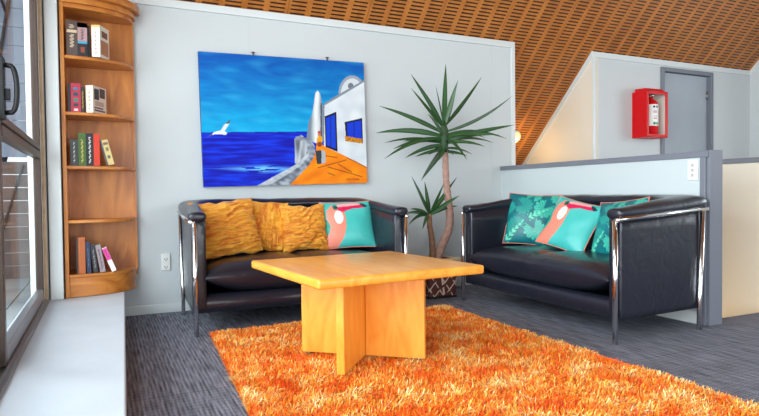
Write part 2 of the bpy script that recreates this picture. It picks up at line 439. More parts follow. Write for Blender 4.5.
# ------------------------------------------------------------------ corner bookshelf
SX0, SX1, SYB = -.214, .207, YA-.004
SH = [.335, .668, 1.000, 1.327, 1.668, 1.975]
def qcurve(x0, x1, yb, depth, n=20, p=2.15):
    # front edge from left stile (full depth) curving back to the wall at the right end
    pts = []
    for i in range(n+1):
        a = (PI/2)*i/n
        x = x0+(x1-x0)*math.sin(a)**(2/p); y = yb-.03-(depth-.03)*math.cos(a)**(2/p)
        pts.append((x, y))
    return pts
bs = empty('corner_bookshelf', (0, 0, 0)); tag(bs, 'tall honey timber corner bookshelf with curved shelves beside the sliding door', 'bookshelf')
mb = MB(); mb.box(SX0, SX0+.022, SYB-.29, SYB, PT+.002, 2.0, bev=.002); mb.build('side_panel', M_shelf, bs)
mb = MB(); mb.box(SX0+.022, SX1-.012, SYB-.014, SYB, PT+.002, 2.0); mb.box(SX1-.012, SX1, SYB-.03, SYB, PT+.09, 2.0); mb.build('back_panel', M_shelf, bs)
for z in SH[:5]:
    c = qcurve(SX0+.02, SX1-.004, SYB, .285)
    mb = MB(); mb.prism([(SX0+.022, SYB-.014)]+c+[(SX1-.004, SYB-.014)], z-.02, z); mb.build('shelf', M_shelfh, bs, bevel=.004)
c = qcurve(SX0+.0, SX1-.012, SYB, .28)
mb = MB(); mb.prism([(SX0+.001, SYB-.014)]+c+[(SX1-.012, SYB-.014)], PT+.002, SH[0]-.02); mb.build('plinth', M_shelfh, bs, bevel=.003)
mb = MB()
for z0, z1, e in [(1.955, 1.982, .0), (1.982, 2.012, .018), (2.012, 2.020, .012), (2.020, 2.062, .046)]:
    c = qcurve(SX0, SX1-.004+e, SYB, .285+e)
    mb.prism([(SX0, SYB-.01)]+c+[(SX1-.004+e, SYB-.01)], z0, z1)
mb.build('cornice', M_shelfh, bs, bevel=.009)

# books: (px-like centre x, thickness, height, depth, colours, lean, label)
def book(x, z, w, h, dp, cover, y0, lean=0, bands=(), label='', group='', page=(235, 228, 210), coverart=None, rz=0):
    b = empty('book', (x+.017, y0, z), (0, lean, math.radians(rz))); tag(b, label, 'book', group)
    mc = plain('book_cover', cover, .45)
    m = MB(); m.box(0, .003, 0, dp, 0, h); m.box(w-.003, w, 0, dp, 0, h); m.box(0.003, w-.003, 0, .003, 0, h)
    cv = m.build('cover', mc, b)
    MB().box(.003, w-.003, .003, dp-.004, .003, h-.003).build('pages', plain('page_block', page, .8), b)
    mk = MB(); mats = []
    for (u0, u1, z0, z1, col) in bands:
        mk.box(w*u0, w*u1, -.0007, .0006, h*z0, h*z1, mi=len(mats)); mats.append(plain('spine_ink', col, .5))
    if coverart:
        for (u0, u1, z0, z1, col) in coverart:
            mk.box(w-.0005, w+.0007, dp*u0, dp*u1, h*z0, h*z1, mi=len(mats)); mats.append(plain('cover_ink', col, .5))
    if mats: mk.build('spine_print', mats, cv)
    return b
def letters(z0, z1, n, col, u0=.3, u1=.7, gap=.35):
    out = []; n = int(n*1.6); st = (z1-z0)/n; u0 += .06; u1 -= .06
    for i in range(n):
        k = .12*((i*7) % 3-1)
        out.append((u0+max(0, k), u1+min(0, k), z0+st*i, z0+st*(i+1-gap), col))
    return out
K = .0057
def bx_(px): return -.193+(px-66)*K
yf = YA-.27
W_ = (240, 238, 230)
# top shelf
g = 'books on the top shelf of the corner bookshelf'
book(-.196, SH[4]+.001, .060, .212, .15, (84, 66, 60), yf, 0, [(.05,.95,.66,.74,(214,190,160))]+letters(.24,.62,8,(205,185,160),.25,.75)+letters(.78,.9,3,(205,185,160),.2,.8), 'thick dark brown book with pale band, leftmost on the top shelf', g)
book(-.135, SH[4]+.001, .053, .205, .15, (28, 30, 34), yf, 0, [(.0,1,.45,.99,(176,140,140)),(.0,1,.86,.99,(150,200,225)),(.0,1,.38,.45,(60,150,190)),(.3,.7,.12,.28,(140,60,40))]+letters(.5,.82,7,(90,60,70),.3,.7), 'black book with pinkish-blue upper spine beside the dark brown book', g)
book(-.081, SH[4]+.001, .013, .192, .14, (24, 26, 28), yf+.01, 0, [], 'thin black book between the blue-topped book and the white one', g)
book(-.058, SH[4]+.001, .050, .195, .13, (226, 218, 200), yf-.012, 0, [(.0,1,.93,1,(214,170,90))]+letters(.08,.8,11,(150,50,70),.35,.65), 'white paperback with red spine lettering on the top shelf', g, rz=-24, coverart=[(.1,.9,.1,.55,(180,120,80)),(.2,.8,.65,.85,(120,60,50))])
# second
g = 'books on the second shelf of the corner bookshelf'
z = SH[3]+.001
book(-.196, z, .016, .172, .13, (22, 22, 24), yf, 0, [], 'black book at the left end of the second shelf', g)
book(-.179, z, .054, .175, .13, (176, 32, 62), yf, 0, [(.25,.75,.76,.86,(70,110,140)),(.25,.75,.56,.68,(40,60,80)),(.25,.75,.36,.48,(70,120,110)),(.25,.75,.2,.3,(40,50,60)),(.3,.7,.04,.12,(235,200,200))], 'crimson book with small pictures down its spine', g)
book(-.124, z, .019, .155, .13, (30, 28, 26), yf, 0, letters(.15,.85,8,(190,150,50),.25,.75), 'narrow black book with gold lettering beside the crimson book', g)
book(-.098, z, .046, .168, .15, (224, 208, 190), yf+.01, 0, letters(.1,.85,10,(120,90,80),.35,.65), 'thick cream paperback with dark pictures on its cover', g, rz=-30,
     coverart=[(.1,.45,.5,.9,(50,45,45)),(.5,.9,.6,.95,(90,60,55)),(.15,.8,.28,.45,(196,160,140)),(.1,.9,.08,.14,(90,60,60)),(.1,.75,.18,.23,(80,50,50))])
# third
g = 'books on the third shelf of the corner bookshelf'
z = SH[2]+.001
book(-.190, z, .044, .160, .14, (52, 54, 56), yf, 0, letters(.12,.9,9,(200,200,190),.35,.65), 'dark grey book at the left end of the third shelf', g)
book(-.145, z, .042, .200, .14, (62, 96, 34), yf, 0, letters(.1,.82,10,(210,190,90),.3,.7), 'tall green book with yellow spine lettering', g)
book(-.102, z, .040, .200, .14, (24, 24, 28), yf, 0, letters(.08,.9,11,(220,220,215),.3,.7), 'tall black book with white lettering beside the green book', g)
book(-.061, z, .034, .195, .15, (206, 50, 18), yf-.01, 0, [], 'bright red-orange book beside the tall black book', g)
book(.011, z+.001, .045, .158, .13, (206, 182, 120), yf-.012, -.24, [(.0,.22,.0,1,(70,74,84)),(.45,.8,.55,.7,(120,110,70)),(.4,.75,.25,.38,(90,100,80)),(.3,.9,.8,.9,(120,90,70))], 'leaning pale yellow book with patterned cover on the third shelf', g)
# bottom
g = 'books on the bottom shelf of the corner bookshelf'
z = SH[0]+.001
book(-.170, z, .050, .225, .16, (176, 92, 40), yf, 0, [(.0,.22,.0,1,(60,36,26)),(.35,.4,.05,.95,(200,120,60))], 'tall reddish brown book at the left of the bottom shelf', g)
book(-.113, z, .024, .195, .15, (30, 44, 76), yf, -.03, letters(.2,.8,7,(120,140,170),.35,.65), 'navy blue book beside the tall brown book', g)
book(-.076, z+.001, .026, .175, .14, (40, 40, 44), yf, -.10, letters(.15,.85,8,(150,150,150),.3,.7), 'dark charcoal book leaning slightly on the bottom shelf', g)
book(-.038, z+.001, .030, .172, .14, (150, 134, 138), yf, -.16, letters(.12,.85,9,(60,50,60),.3,.7), 'dusty grey-pink book leaning on the bottom shelf', g)
book(.028, z+.001, .027, .158, .13, (232, 224, 220), yf, -.36, [(.0,1,.48,.98,(214,70,150))]+letters(.55,.9,5,(250,200,230),.3,.7), 'pink and white book leaning at the right end of its row', g)

# ------------------------------------------------------------------ wall outlet and switch
o = empty('power_outlet', (.388, YA, .352)); tag(o, 'white double power outlet low on the pale wall left of the sofa', 'outlet')
fp = MB().box(-.029, .029, -.010, 0, -.058, .058, bev=.003).build('face_plate', M_white, o)
for zc in (.027, -.027):
    m = MB(); m.box(-.011, -.006, -.0112, -.009, zc-.010, zc-.002); m.box(.006, .011, -.0112, -.009, zc-.010, zc-.002); m.box(-.003, .003, -.0112, -.009, zc-.020, zc-.012); m.build('socket', M_black, fp)
    MB().box(-.007, .007, -.0125, -.009, zc+.006, zc+.017, bev=.001).build('rocker', M_white, fp)
M_switch = plain('rocker_grey', (176, 178, 178), .5)
o = empty('light_switch', (PX, 2.412, .930)); tag(o, 'white upright light switch with rockers near the top of the partition', 'light switch')
fp = MB().box(-.010, 0, -.034, .034, -.060, .060, bev=.003).build('face_plate', M_white, o)
for zc in (.03, 0, -.03): MB().box(-.014, -.009, -.008, .008, zc-.009, zc+.009, bev=.001).build('rocker', M_switch, fp)

# ------------------------------------------------------------------ painting
def inpoly(x, y, P):
    c = False; j = len(P)-1
    for i in range(len(P)):
        xi, yi = P[i]; xj, yj = P[j]
        if (yi > y) != (yj > y) and x < (xj-xi)*(y-yi)/(yj-yi)+xi: c = not c
        j = i
    return c
def nz(x, y, z=0.): return noise.noise(Vector((x, y, z)))
def mixc(a, b, t): t = max(0, min(1, t)); return tuple(a[i]*(1-t)+b[i]*t for i in range(3))
def scene_paint(u, v):
    # coordinates of the canvas as 425 x 330 units
    xl = 48+12*v; xr = 473+12*v
    x = xl+(xr-xl)*u; yt = 30+32*u; yb = 380-8*u; y = yt+(yb-yt)*v
    s1 = nz(x*.012, y*.06, 1)*.5+nz(x*.04-y*.02, y*.15, 4)*.3
    col = mixc((0, 84, 172), (0, 164, 216), (y-40)/195+s1*.35)
    col = mixc(col, (90, 190, 225), max(0, nz(x*.012+y*.02, y*.05-x*.012, 9))*.55)
    if y > 238+nz(x*.05, 0, 2):
        t = nz(x*.012, y*.13, 5)+.5*nz(x*.03, y*.3, 6)
        col = mixc((2, 10, 160), (0, 52, 218), t*1.4+.4)
        d = 1-abs((y-334-(x-200)*.02)/16)-abs(x-205)/170
        if d > 0 and nz(x*.02, y*.25, 8) > -.2: col = mixc(col, (110, 190, 240), d*1.3)
        if abs(y-240) < 1.6: col = mixc(col, (20, 30, 140), .6)
    # dome
    if (x-440)**2/38**2+(y-140)**2/46**2 < 1 and y < 150:
        col = (208, 214, 220) if (x-440)**2/32**2+(y-142)**2/40**2 < 1 else (150, 160, 172)
        if (x-436)**2+(y-121)**2 < 60: col = (110, 118, 128)
    # house
    if inpoly(x, y, [(362, 165), (395, 146), (474, 106), (490, 336), (424, 304), (362, 284)]):
        col = mixc((222, 228, 232), (196, 204, 214), nz(x*.03, y*.03, 3)+.4)
        if y < 165-(x-362)*.53+6: col = (128, 138, 150)
    # tower
    if inpoly(x, y, [(338, 138), (344, 132), (351, 140), (357, 168), (363, 172), (362, 262), (345, 270), (314, 258), (320, 212), (330, 192)]):
        col = mixc((226, 230, 232), (120, 132, 146), abs(x-341)/16-.1+.3*nz(x*.1, y*.02, 2))
        if 352 < x < 356 and y > 165: col = (70, 76, 90)
    # inner curved wall
    if inpoly(x, y, [(283, 256), (300, 246), (322, 262), (334, 280), (326, 312), (290, 322), (284, 320)]):
        col = mixc((214, 220, 224), (90, 98, 112), .5+.9*nz(x*.12, y*.02, 7))
    # terrace
    if inpoly(x, y, [(342, 262), (366, 278), (424, 303), (490, 334), (490, 385), (235, 385), (312, 318), (340, 290)]):
        col = mixc((250, 146, 10), (232, 116, 0), .5+.9*nz(x*.03, y*.05, 3))
        for (ax, ay, bx2, by2) in [(372, 330, 470, 356), (360, 300, 398, 306), (345, 332, 425, 312), (400, 322, 440, 344), (372, 345, 392, 352), (425, 306, 484, 332)]:
            L = math.hypot(bx2-ax, by2-ay); tt = ((x-ax)*(bx2-ax)+(y-ay)*(by2-ay))/L/L
            if 0 < tt < 1 and abs((x-ax)*(by2-ay)-(y-ay)*(bx2-ax))/L < 1.2: col = mixc(col, (120, 50, 0), .75)
    # sweeping parapet
    if inpoly(x, y, [(176, 384), (236, 350), (292, 320), (314, 296), (318, 276), (306, 262), (284, 258), (286, 250), (308, 252), (328, 262), (338, 278), (337, 300), (322, 324), (262, 385)]):
        t = nz(x*.03+y*.05, (x*.6-y)*.08, 12)
        col = mixc((168, 178, 190), (84, 92, 106), .45+t*1.2)
        if inpoly(x, y, [(176, 384), (240, 347), (296, 316), (320, 290), (322, 296), (300, 326), (240, 364), (205, 384)]): col = mixc(col, (210, 218, 224), .6)
    # planter box
    if inpoly(x, y, [(338, 288), (360, 286), (366, 292), (366, 320), (343, 323)]): col = (52, 56, 64) if x < 355 else (170, 176, 186)
    # door and window
    if inpoly(x, y, [(363, 199), (396, 187), (400, 291), (366, 278)]):
        col = (12, 16, 40)
        if inpoly(x, y, [(366, 203), (392, 194), (395, 283), (369, 274)]): col = (14, 62, 206) if abs(x-380) > 1 else (10, 30, 120)
    if inpoly(x, y, [(419, 214), (469, 204), (472, 268), (424, 262)]):
        col = (16, 20, 36)
        if inpoly(x, y, [(425, 217), (466, 210), (468, 258), (428, 256)]): col = (18, 58, 208) if abs(x-446) > 1 else (10, 26, 110)
    if inpoly(x, y, [(420, 250), (470, 258), (471, 270), (421, 263)]): col = mixc((226, 150, 20), (150, 90, 10), .5+nz(x*.3, y*.3, 3)*1.5)
    # seated figure
    if (x-350)**2/60+(y-260)**2/120 < 1: col = (226, 160, 20)
    if (x-350)**2/50+(y-271)**2/40 < 1: col = (140, 66, 24)
    if (x-349)**2+(y-246)**2 < 16: col = (200, 120, 90)
    if (x-349)**2/20+(y-240)**2/16 < 1: col = (196, 60, 70)
    # gull
    if inpoly(x, y, [(66, 252), (84, 238), (96, 234), (106, 234), (115, 240), (112, 245), (100, 244), (86, 243)]) or inpoly(x, y, [(98, 236), (106, 222), (123, 203), (119, 218), (108, 236)]):
        col = (218, 224, 228)
        if x < 80 or (y < 216): col = (84, 92, 100)
    # signature strokes
    if 425 < x < 462 and 359 < y < 366 and abs(y-362.5-2.6*math.sin(x*.9)*math.cos(x*.31)) < .9: col = (70, 30, 10)
    return lin(col)
def print_grid(w, h, nx, ny, fn):
    vs, fs, cs = [], [], []
    for j in range(ny+1):
        for i in range(nx+1):
            u, v = i/nx, j/ny; vs.append(((u-.5)*w, 0, (.5-v)*h)); cs.append(fn(u, v))
    for j in range(ny):
        for i in range(nx):
            a = j*(nx+1)+i; fs.append((a, a+1, a+nx+2, a+nx+1))
    return vs, fs, cs
pc = empty('wall_painting', (1.268, YA-.004, 1.357), (0, math.radians(-1.2), 0))
tag(pc, 'blue seaside canvas painting with white house and seagull above the left sofa', 'painting')
PW, PH = 1.262, .950
mb = MB(); mb.box(-PW/2, PW/2, -.034, 0, -PH/2, PH/2); mb.build('canvas_sides', plain('canvas_edge', (30, 70, 130), .8), pc)
v_, f_, c_ = print_grid(PW, PH, 400, 300, scene_paint)
mb = MB(); mb.add([(x, -.0352, z) for x, y, z in v_], f_, True, 0, None, c_)
mb.build('painted_front', vcol('acrylic_paint', .5, .12, 90, spec=.2), pc, colattr=True)
for hx in (-.24, .335):
    m = MB(); m.box(hx-.005, hx+.005, -.012, -.006, PH/2+.0, PH/2+.026); m.tube([(hx-.012, -.012, PH/2+.026), (hx+.012, -.012, PH/2+.026)], .004, 8); m.build('hanging_hook', plain('hook_metal', (96, 84, 78), .4, .8), pc)

# ------------------------------------------------------------------ fire cabinet and extinguisher
FX, FW, FD, FZ0, FZ1 = 4.874, .300, .18, 1.340, 1.800
fc = empty('fire_cabinet', (FX, YA, FZ0)); tag(fc, 'red open-fronted fire extinguisher cabinet mounted on the pale wall', 'cabinet')
h = FZ1-FZ0; t = .012
mb = MB(); mb.box(0, t, -FD, 0, 0, h); mb.box(FW-t, FW, -FD, 0, 0, h); mb.box(t, FW-t, -FD, 0, 0, t); mb.box(t, FW-t, -FD, 0, h-t, h)
mb.box(t, .032, -FD, -FD+.01, 0, h); mb.box(FW-.032, FW-t, -FD, -FD+.01, 0, h); mb.box(.03, FW-.03, -FD, -FD+.01, h-.032, h-t); mb.box(.03, FW-.03, -FD, -FD+.01, t, .03)
mb.build('housing', M_red, fc, bevel=.003)
mb = MB(); mb.prism([(-FD+.01, h), (-.01, h), (-.01, h+.035), (-FD+.04, h+.03)], .03, FW-.03, M=M_yz); mb.build('roof_cap', M_red, fc, bevel=.004)
mb = MB(); mb.box(t, t+.004, -FD+.012, -.002, t, h-t); mb.box(FW-t-.004, FW-t, -FD+.012, -.002, t, h-t); mb.box(t+.004, FW-t-.004, -.010, -.002, t, h-t)
mb.box(t+.004, FW-t-.004, -FD+.012, -.01, h-t-.004, h-t); mb.build('lining', M_boxin, fc)
ex = empty('fire_extinguisher', (FX+.158, YA-.092, FZ0+.013)); ex.scale = (1.22, 1.22, 1.16); tag(ex, 'small red fire extinguisher with white label inside the red cabinet', 'fire extinguisher')
cyl = MB().lathe([(.05, 0), (.058, .008), (.058, .27), (.052, .295), (.035, .315), (.018, .325), (.018, .345)], 28).build('cylinder', M_red, ex)
lv, lf = [], []
for j, zz in enumerate((.09, .275)):
    for i in range(15):
        a = math.radians(-165+i*10.5); lv.append((.0587*math.cos(a), .0587*math.sin(a), zz))
for i in range(14): lf.append((i, i+1, i+16, i+15))
MB().add(lv, lf, True).build('label', M_white, cyl)
def lblock(a0, a1, z0, z1, mat):
    vs, fs = [], []
    for zz in (z0, z1):
        for i in range(5):
            a = math.radians(a0+(a1-a0)*i/4); vs.append((.0592*math.cos(a), .0592*math.sin(a), zz))
    for i in range(4): fs.append((i, i+1, i+6, i+5))
    return MB().add(vs, fs, True).build('label_mark', mat, cyl)
mg = plain('label_green', (20, 130, 80), .5); mr = plain('label_red', (190, 60, 90), .5); mbk = plain('label_blue', (40, 50, 80), .5)
lblock(-120, -100, .10, .122, mg); lblock(-95, -75, .10, .122, mg); lblock(-115, -88, .15, .158, mr); lblock(-115, -80, .17, .174, mr)
lblock(-122, -104, .245, .262, mbk); lblock(-96, -76, .245, .262, mbk); lblock(-120, -85, .20, .222, plain('label_pink', (210, 170, 190), .5))
mb = MB(); mb.tube([(0,0,.34), (0,0,.372)], .016); mb.box(-.014, .055, -.01, .01, .372, .38); mb.tube([(-.012, 0, .365), (.02, 0, .388), (.06, 0, .40)], .006)
mb.tube([(0, -.018, .355), (0, -.03, .355)], .014); mb.build('valve', M_chrome, ex)
mb = MB(); mb.tube([(-.015, 0, .355), (-.05, .0, .345), (-.066, 0, .30), (-.066, 0, .16)], .008); mb.build('hose', M_black, ex)
mb = MB(); mb.lathe([(.0595, .23), (.0605, .232), (.0605, .244), (.0595, .246)], 28); mb.build('strap', M_white, ex)

# lamp on the sloping ceiling over the stair
lm = empty('bulkhead_lamp', (3.972, 5.07, 1.412), (math.radians(-45), 0, 0)); tag(lm, 'round glowing lamp on the sloping timber ceiling above the stair', 'lamp')
MB().lathe([(.075, -.02), (.075, 0.0), (.07, .0)], 28).build('lamp_base', M_white, lm)
me_, n_, b_ = nt('glowing_diffuser'); b_.inputs['Base Color'].default_value = (.8, .6, .35, 1); b_.inputs['Emission Color'].default_value = (1, .66, .30, 1); b_.inputs['Emission Strength'].default_value = .75
MB().lathe([(.068, -.02), (.066, -.04), (.052, -.062), (.03, -.075), (.005, -.08)], 28).build('lamp_diffuser', me_, lm)

# ------------------------------------------------------------------ sofas
SL, SD = 1.42, .714
def Upath(x0, x1, y1, R, ns=10, na=10, nb=22):
    P = []
    for i in range(ns): P.append((x0, (y1-R)*i/ns))
    for i in range(na): a = PI-(PI/2)*i/na; P.append((x0+R+R*math.cos(a), y1-R+R*math.sin(a)))
    for i in range(nb): P.append((x0+R+(x1-x0-2*R)*i/nb, y1))
    for i in range(na): a = PI/2-(PI/2)*i/na; P.append((x1-R+R*math.cos(a), y1-R+R*math.sin(a)))
    for i in range(ns+1): P.append((x1, (y1-R)*(1-i/ns)))
    return P
def rim_z(y): t = max(0, min(1, y/SD)); return .676+.060*(t*t*(3-2*t)*.6+t*.4)
def warp(p):
    # the tub tapers to the back, more so near the floor
    x, y, z = p; k = max(0, min(1, (z-.12)/.55)); tp = .046*(1-k)+.034*k
    return (SL/2+(x-SL/2)*(1-tp*max(0, y)/SD/(SL/2)), y, z)
def sweep_u(name, ring, mat, parent, endround=.03, wob=0, front=0.0):
    O = Upath(-.018, SL+.018, SD+.022, .13); I = Upath(.066, SL-.066, SD-.12, .24)
    n = len(O); vs, fs = [], []; m = len(ring(0))
    st = []
    for i in range(n): st.append((O[i], I[i], 1.0, 0))
    ends = [(0.97, .45), (.85, .8), (.6, 1.0), (.25, 1.06)]
    pre = [(O[0], I[0], s, -d*endround) for s, d in reversed(ends)]
    post = [(O[-1], I[-1], s, -d*endround) for s, d in ends]
    st = pre+st+post
    for (o_, i_, s, dy) in st:
        yy = (o_[1]+i_[1])/2; rg = ring(yy)
        cb = sum(b for b, z in rg)/m; cz = sum(z for b, z in rg)/m
        for b, z in rg:
            b2 = cb+(b-cb)*s; z2 = cz+(z-cz)*(s if endround else 1)
            x = o_[0]*(1-b2)+i_[0]*b2; y = o_[1]*(1-b2)+i_[1]*b2
            if wob:
                w = nz(x*7, y*7, z2*9)*wob; z2 += w; 
            vs.append((x, y+dy+front, z2))
    for i in range(len(st)-1):
        for k in range(m):
            a, b = i*m+k, i*m+(k+1) % m; fs.append((a, b, b+m, a+m))
    fs.append(tuple(range(m))); fs.append(tuple(range((len(st)-1)*m, len(st)*m)))
    return MB().add([warp(p) for p in vs], fs, True).build(name, mat, parent)
def make_sofa(loc, rz, label):
    s = empty('leather_sofa', loc, (0, 0, rz)); tag(s, label, 'sofa', )
    def shell(y):
        zt = rim_z(y); pts = []
        for z in (.125, .16, .3, .45, .6, zt-.01): pts.append((0.0+(.02 if z < .13 else 0), z))
        for z in (zt-.01, .6, .45, .3, .16, .125): pts.append((1.0-(.02 if z < .13 else 0), z))
        return pts
    sweep_u('shell', shell, M_leather, s, endround=.014, front=.012)
    def rim(y):
        zt = rim_z(y)+.012; pts = []
        for k in range(18):
            a = 2*PI*k/18; c_, s_ = math.cos(a), math.sin(a)
            pts.append((.42+.64*(abs(c_)**.8)*(1 if c_ > 0 else -1), zt+(.029+.009*min(1, max(0, y)/.3))*(abs(s_)**.85)*(1 if s_ > 0 else -1)))
        return pts
    sweep_u('rim_roll', rim, M_leather, s, endround=.022, wob=.004, front=.004)
    # base / apron with a gently bowed front
    mb = MB(); n = 24; vs = []; fs = []
    prof = [(.04, .118), (.012, .13), (.0, .16), (.004, .195), (.02, .22), (.05, .228)]
    for i in range(n+1):
        u = i/n; x = .0+SL*u; bow = .012*math.sin(PI*u)
        for dy, z in prof: vs.append((x, dy-bow+.005, z))
    m = len(prof)
    for i in range(n):
        for k in range(m-1): a = i*m+k; fs.append((a, a+m, a+m+1, a+1))
    mb.add([warp(p) for p in vs], fs, True); mb.box(.07, SL-.07, .04, SD-.05, .12, .215); mb.build('base_apron', M_leather, s)
    # seat cushion: crowned, bulging over the front
    nx, ny = 48, 26; x0, x1, y0, y1 = .056, SL-.056, -.014, .64
    def cush(u, v, top):
        # u,v in -1..1
        ex = (1-abs(u)**7)**.5 if abs(u) < 1 else 0; ey = (1-abs(v)**5)**.5 if abs(v) < 1 else 0
        k = (ex*ey)**.8
        x = (x0+x1)/2+(x1-x0)/2*u; y = (y0+y1)/2+(y1-y0)/2*v
        mid = .325; 
        if top:
            crown = .012*(1-u*u)*(1-v*v)+.006*nz(x*5, y*5, 2)
            z = mid+(.090+crown)*k-.012*math.exp(-(u/.012)**2)*(1 if v < 1 else 0)
        else: z = mid-.118*k*(1-.6*abs(u)**4)
        return (x, y, z)
    vs, fs = [], []
    def wv(i, n): return math.sin((i/n-.5)*PI)
    for side in (1, 0):
        o = len(vs)
        for j in range(ny+1):
            for i in range(nx+1): vs.append(cush(wv(i, nx), wv(j, ny), side))
        for j in range(ny):
            for i in range(nx): a = o+j*(nx+1)+i; fs.append((a, a+1, a+nx+2, a+nx+1))
    me = MB().add([warp(p) for p in vs], fs, True); so = me.build('seat_cushion', M_leather, s)
    bm = bmesh.new(); bm.from_mesh(so.data); bmesh.ops.remove_doubles(bm, verts=bm.verts, dist=.0008); bmesh.ops.recalc_face_normals(bm, faces=bm.faces); bm.to_mesh(so.data); bm.free()
    for xx, sg in ((-.004, -1), (SL+.004, 1)):
        bxx = xx+sg*.030; bx2 = xx+sg*.022
        MB().tube([(xx, -.026, 0), (xx, -.026, .652)], .0145, 14).build('front_leg', M_chrome, s)
        MB().tube([warp((bx2, SD-.055, .12))[:2]+(0,), warp((bx2, SD-.055, .12)), warp((bx2, SD-.04, .69))], .0135, 14).build('back_leg', M_chrome, s)
        MB().tube([(xx, -.026, .652), (xx+sg*.018, -.022, .657), warp((bxx, .0, .662)), warp((bxx, .3, .678)), warp((bx2, SD+.0, .700))], .0125, 12).build('arm_bar', M_chrome, s)
    return s
make_sofa((.474, 3.503, 0), math.radians(.9), 'black leather two-seat sofa below the painting, chrome tube frame').scale.x = .96
make_sofa((2.466, 3.712, 0), math.radians(-90.3), 'black leather two-seat sofa against the low partition, chrome tube frame').scale.x = 1.018

# ------------------------------------------------------------------ cushions
def toucan(u, v):
    col = (58, 180, 174)
    col = mixc(col, (78, 194, 186), .5+nz(u*3, v*3, 2))
    if (u-.02)**2/.13**2+(v-.62)**2/.24**2 < 1: col = (22, 160, 140)
    if inpoly(u, v, [(-.01, 1.01), (-.01, .86), (.1, .7), (.14, .55), (.08, .38), (.1, .2), (.2, .08), (.34, .06), (.42, .16), (.44, .35), (.44, .56), (.38, .8), (.26, 1.01)]): col = (238, 138, 116)
    if (u-.31)**2/.085**2+(v-.36)**2/.15**2 < 1: col = (238, 236, 230)
    if inpoly(u, v, [(.27, .14), (.34, .05), (.62, .03), (.82, .06), (.9, .12), (.86, .16), (.6, .17), (.42, .24), (.34, .22)]):
        col = (244, 176, 176) if v < .10+.02*math.sin(u*5) else (214, 30, 84)
    if inpoly(u, v, [(.74, .045), (.82, .06), (.91, .12), (.86, .16), (.8, .12)]): col = (18, 60, 70)
    if (u-.27)**2/.05**2+(v-.13)**2/.06**2 < 1: col = (16, 110, 100)
    if (u-.285)**2+(v-.135)**2 < .0004: col = (20, 24, 30)
    return lin(col)
FANS = [(.32, .26, .19, .3), (.72, .30, .2, 2.2), (.20, .66, .18, 4.0), (.58, .72, .21, 1.1), (.90, .80, .18, 3.1), (.5, .03, .15, 5.2), (.02, .30, .14, .9), (.95, .05, .15, 2.8)]
def palm(u, v):
    col = mixc((0, 92, 104), (6, 122, 128), .5+nz(u*5, v*5, 7))
    for k, (cx, cy, r, a0) in enumerate(FANS):
        dx, dy = u-cx, v-cy; d = math.hypot(dx, dy); a = math.atan2(dy, dx)-a0
        rr = r*(.8+.2*abs(math.cos(a*6)))
        if d < rr and math.cos(a) > -.85:
            t = abs(math.sin(a*9)); c2 = (64, 190, 166) if k % 2 else (34, 158, 146)
            col = mixc(c2, (8, 112, 116), .65*(t < .28)+.5*(1-d/rr)*.5)
    for (ax, ay, an, L) in [(.05, .95, -.9, .5), (.45, .5, -.5, .4), (.75, .98, -1.2, .35)]:
        dx, dy = u-ax, v-ay; s_ = dx*math.cos(an)+dy*math.sin(an); q = -dx*math.sin(an)+dy*math.cos(an)
        if 0 < s_ < L and abs(q) < .07*(1-s_/L)+.01 and (math.sin((s_-abs(q)*.9)*70) > -.1 or abs(q) < .008): col = (96, 212, 176)
    return lin(col)
M_print = vcol('printed_satin', .38, .25, 14, spec=.5)
M_pipe = plain('coral_piping', (222, 130, 110), .6)
def velvet(sc=(5, 5, 26)):
    m, n, b = nt('crushed_orange_velvet')
    tc = n.nodes.new('ShaderNodeTexCoord'); mp = n.nodes.new('ShaderNodeMapping'); mp.inputs['Scale'].default_value = sc
    n.links.new(tc.outputs['Object'], mp.inputs['Vector'])
    no = n.nodes.new('ShaderNodeTexNoise'); no.inputs['Scale'].default_value = 1.6; no.inputs['Detail'].default_value = 6; no.inputs['Distortion'].default_value = .8
    n.links.new(mp.outputs['Vector'], no.inputs['Vector'])
    cr = n.nodes.new('ShaderNodeValToRGB')
    cr.color_ramp.elements[0].position = .3; cr.color_ramp.elements[0].color = lin((200, 96, 4))
    cr.color_ramp.elements[1].position = .7; cr.color_ramp.elements[1].color = lin((255, 186, 56))  # ramp puts velvet sheen and crease shade into the colour
    n.links.new(no.outputs['Fac'], cr.inputs['Fac']); n.links.new(cr.outputs['Color'], b.inputs['Base Color'])
    b.inputs['Roughness'].default_value = .6; b.inputs['Sheen Weight'].default_value = .6; b.inputs['Sheen Tint'].default_value = (1, .75, .35, 1); b.inputs['Sheen Roughness'].default_value = .35
    bp = n.nodes.new('ShaderNodeBump'); bp.inputs['Strength'].default_value = .9; bp.inputs['Distance'].default_value = .03
    n.links.new(no.outputs['Fac'], bp.inputs['Height']); n.links.new(bp.outputs['Normal'], b.inputs['Normal'])
    return m
M_velvet = velvet(); M_velvet2 = velvet((20, 5, 6))
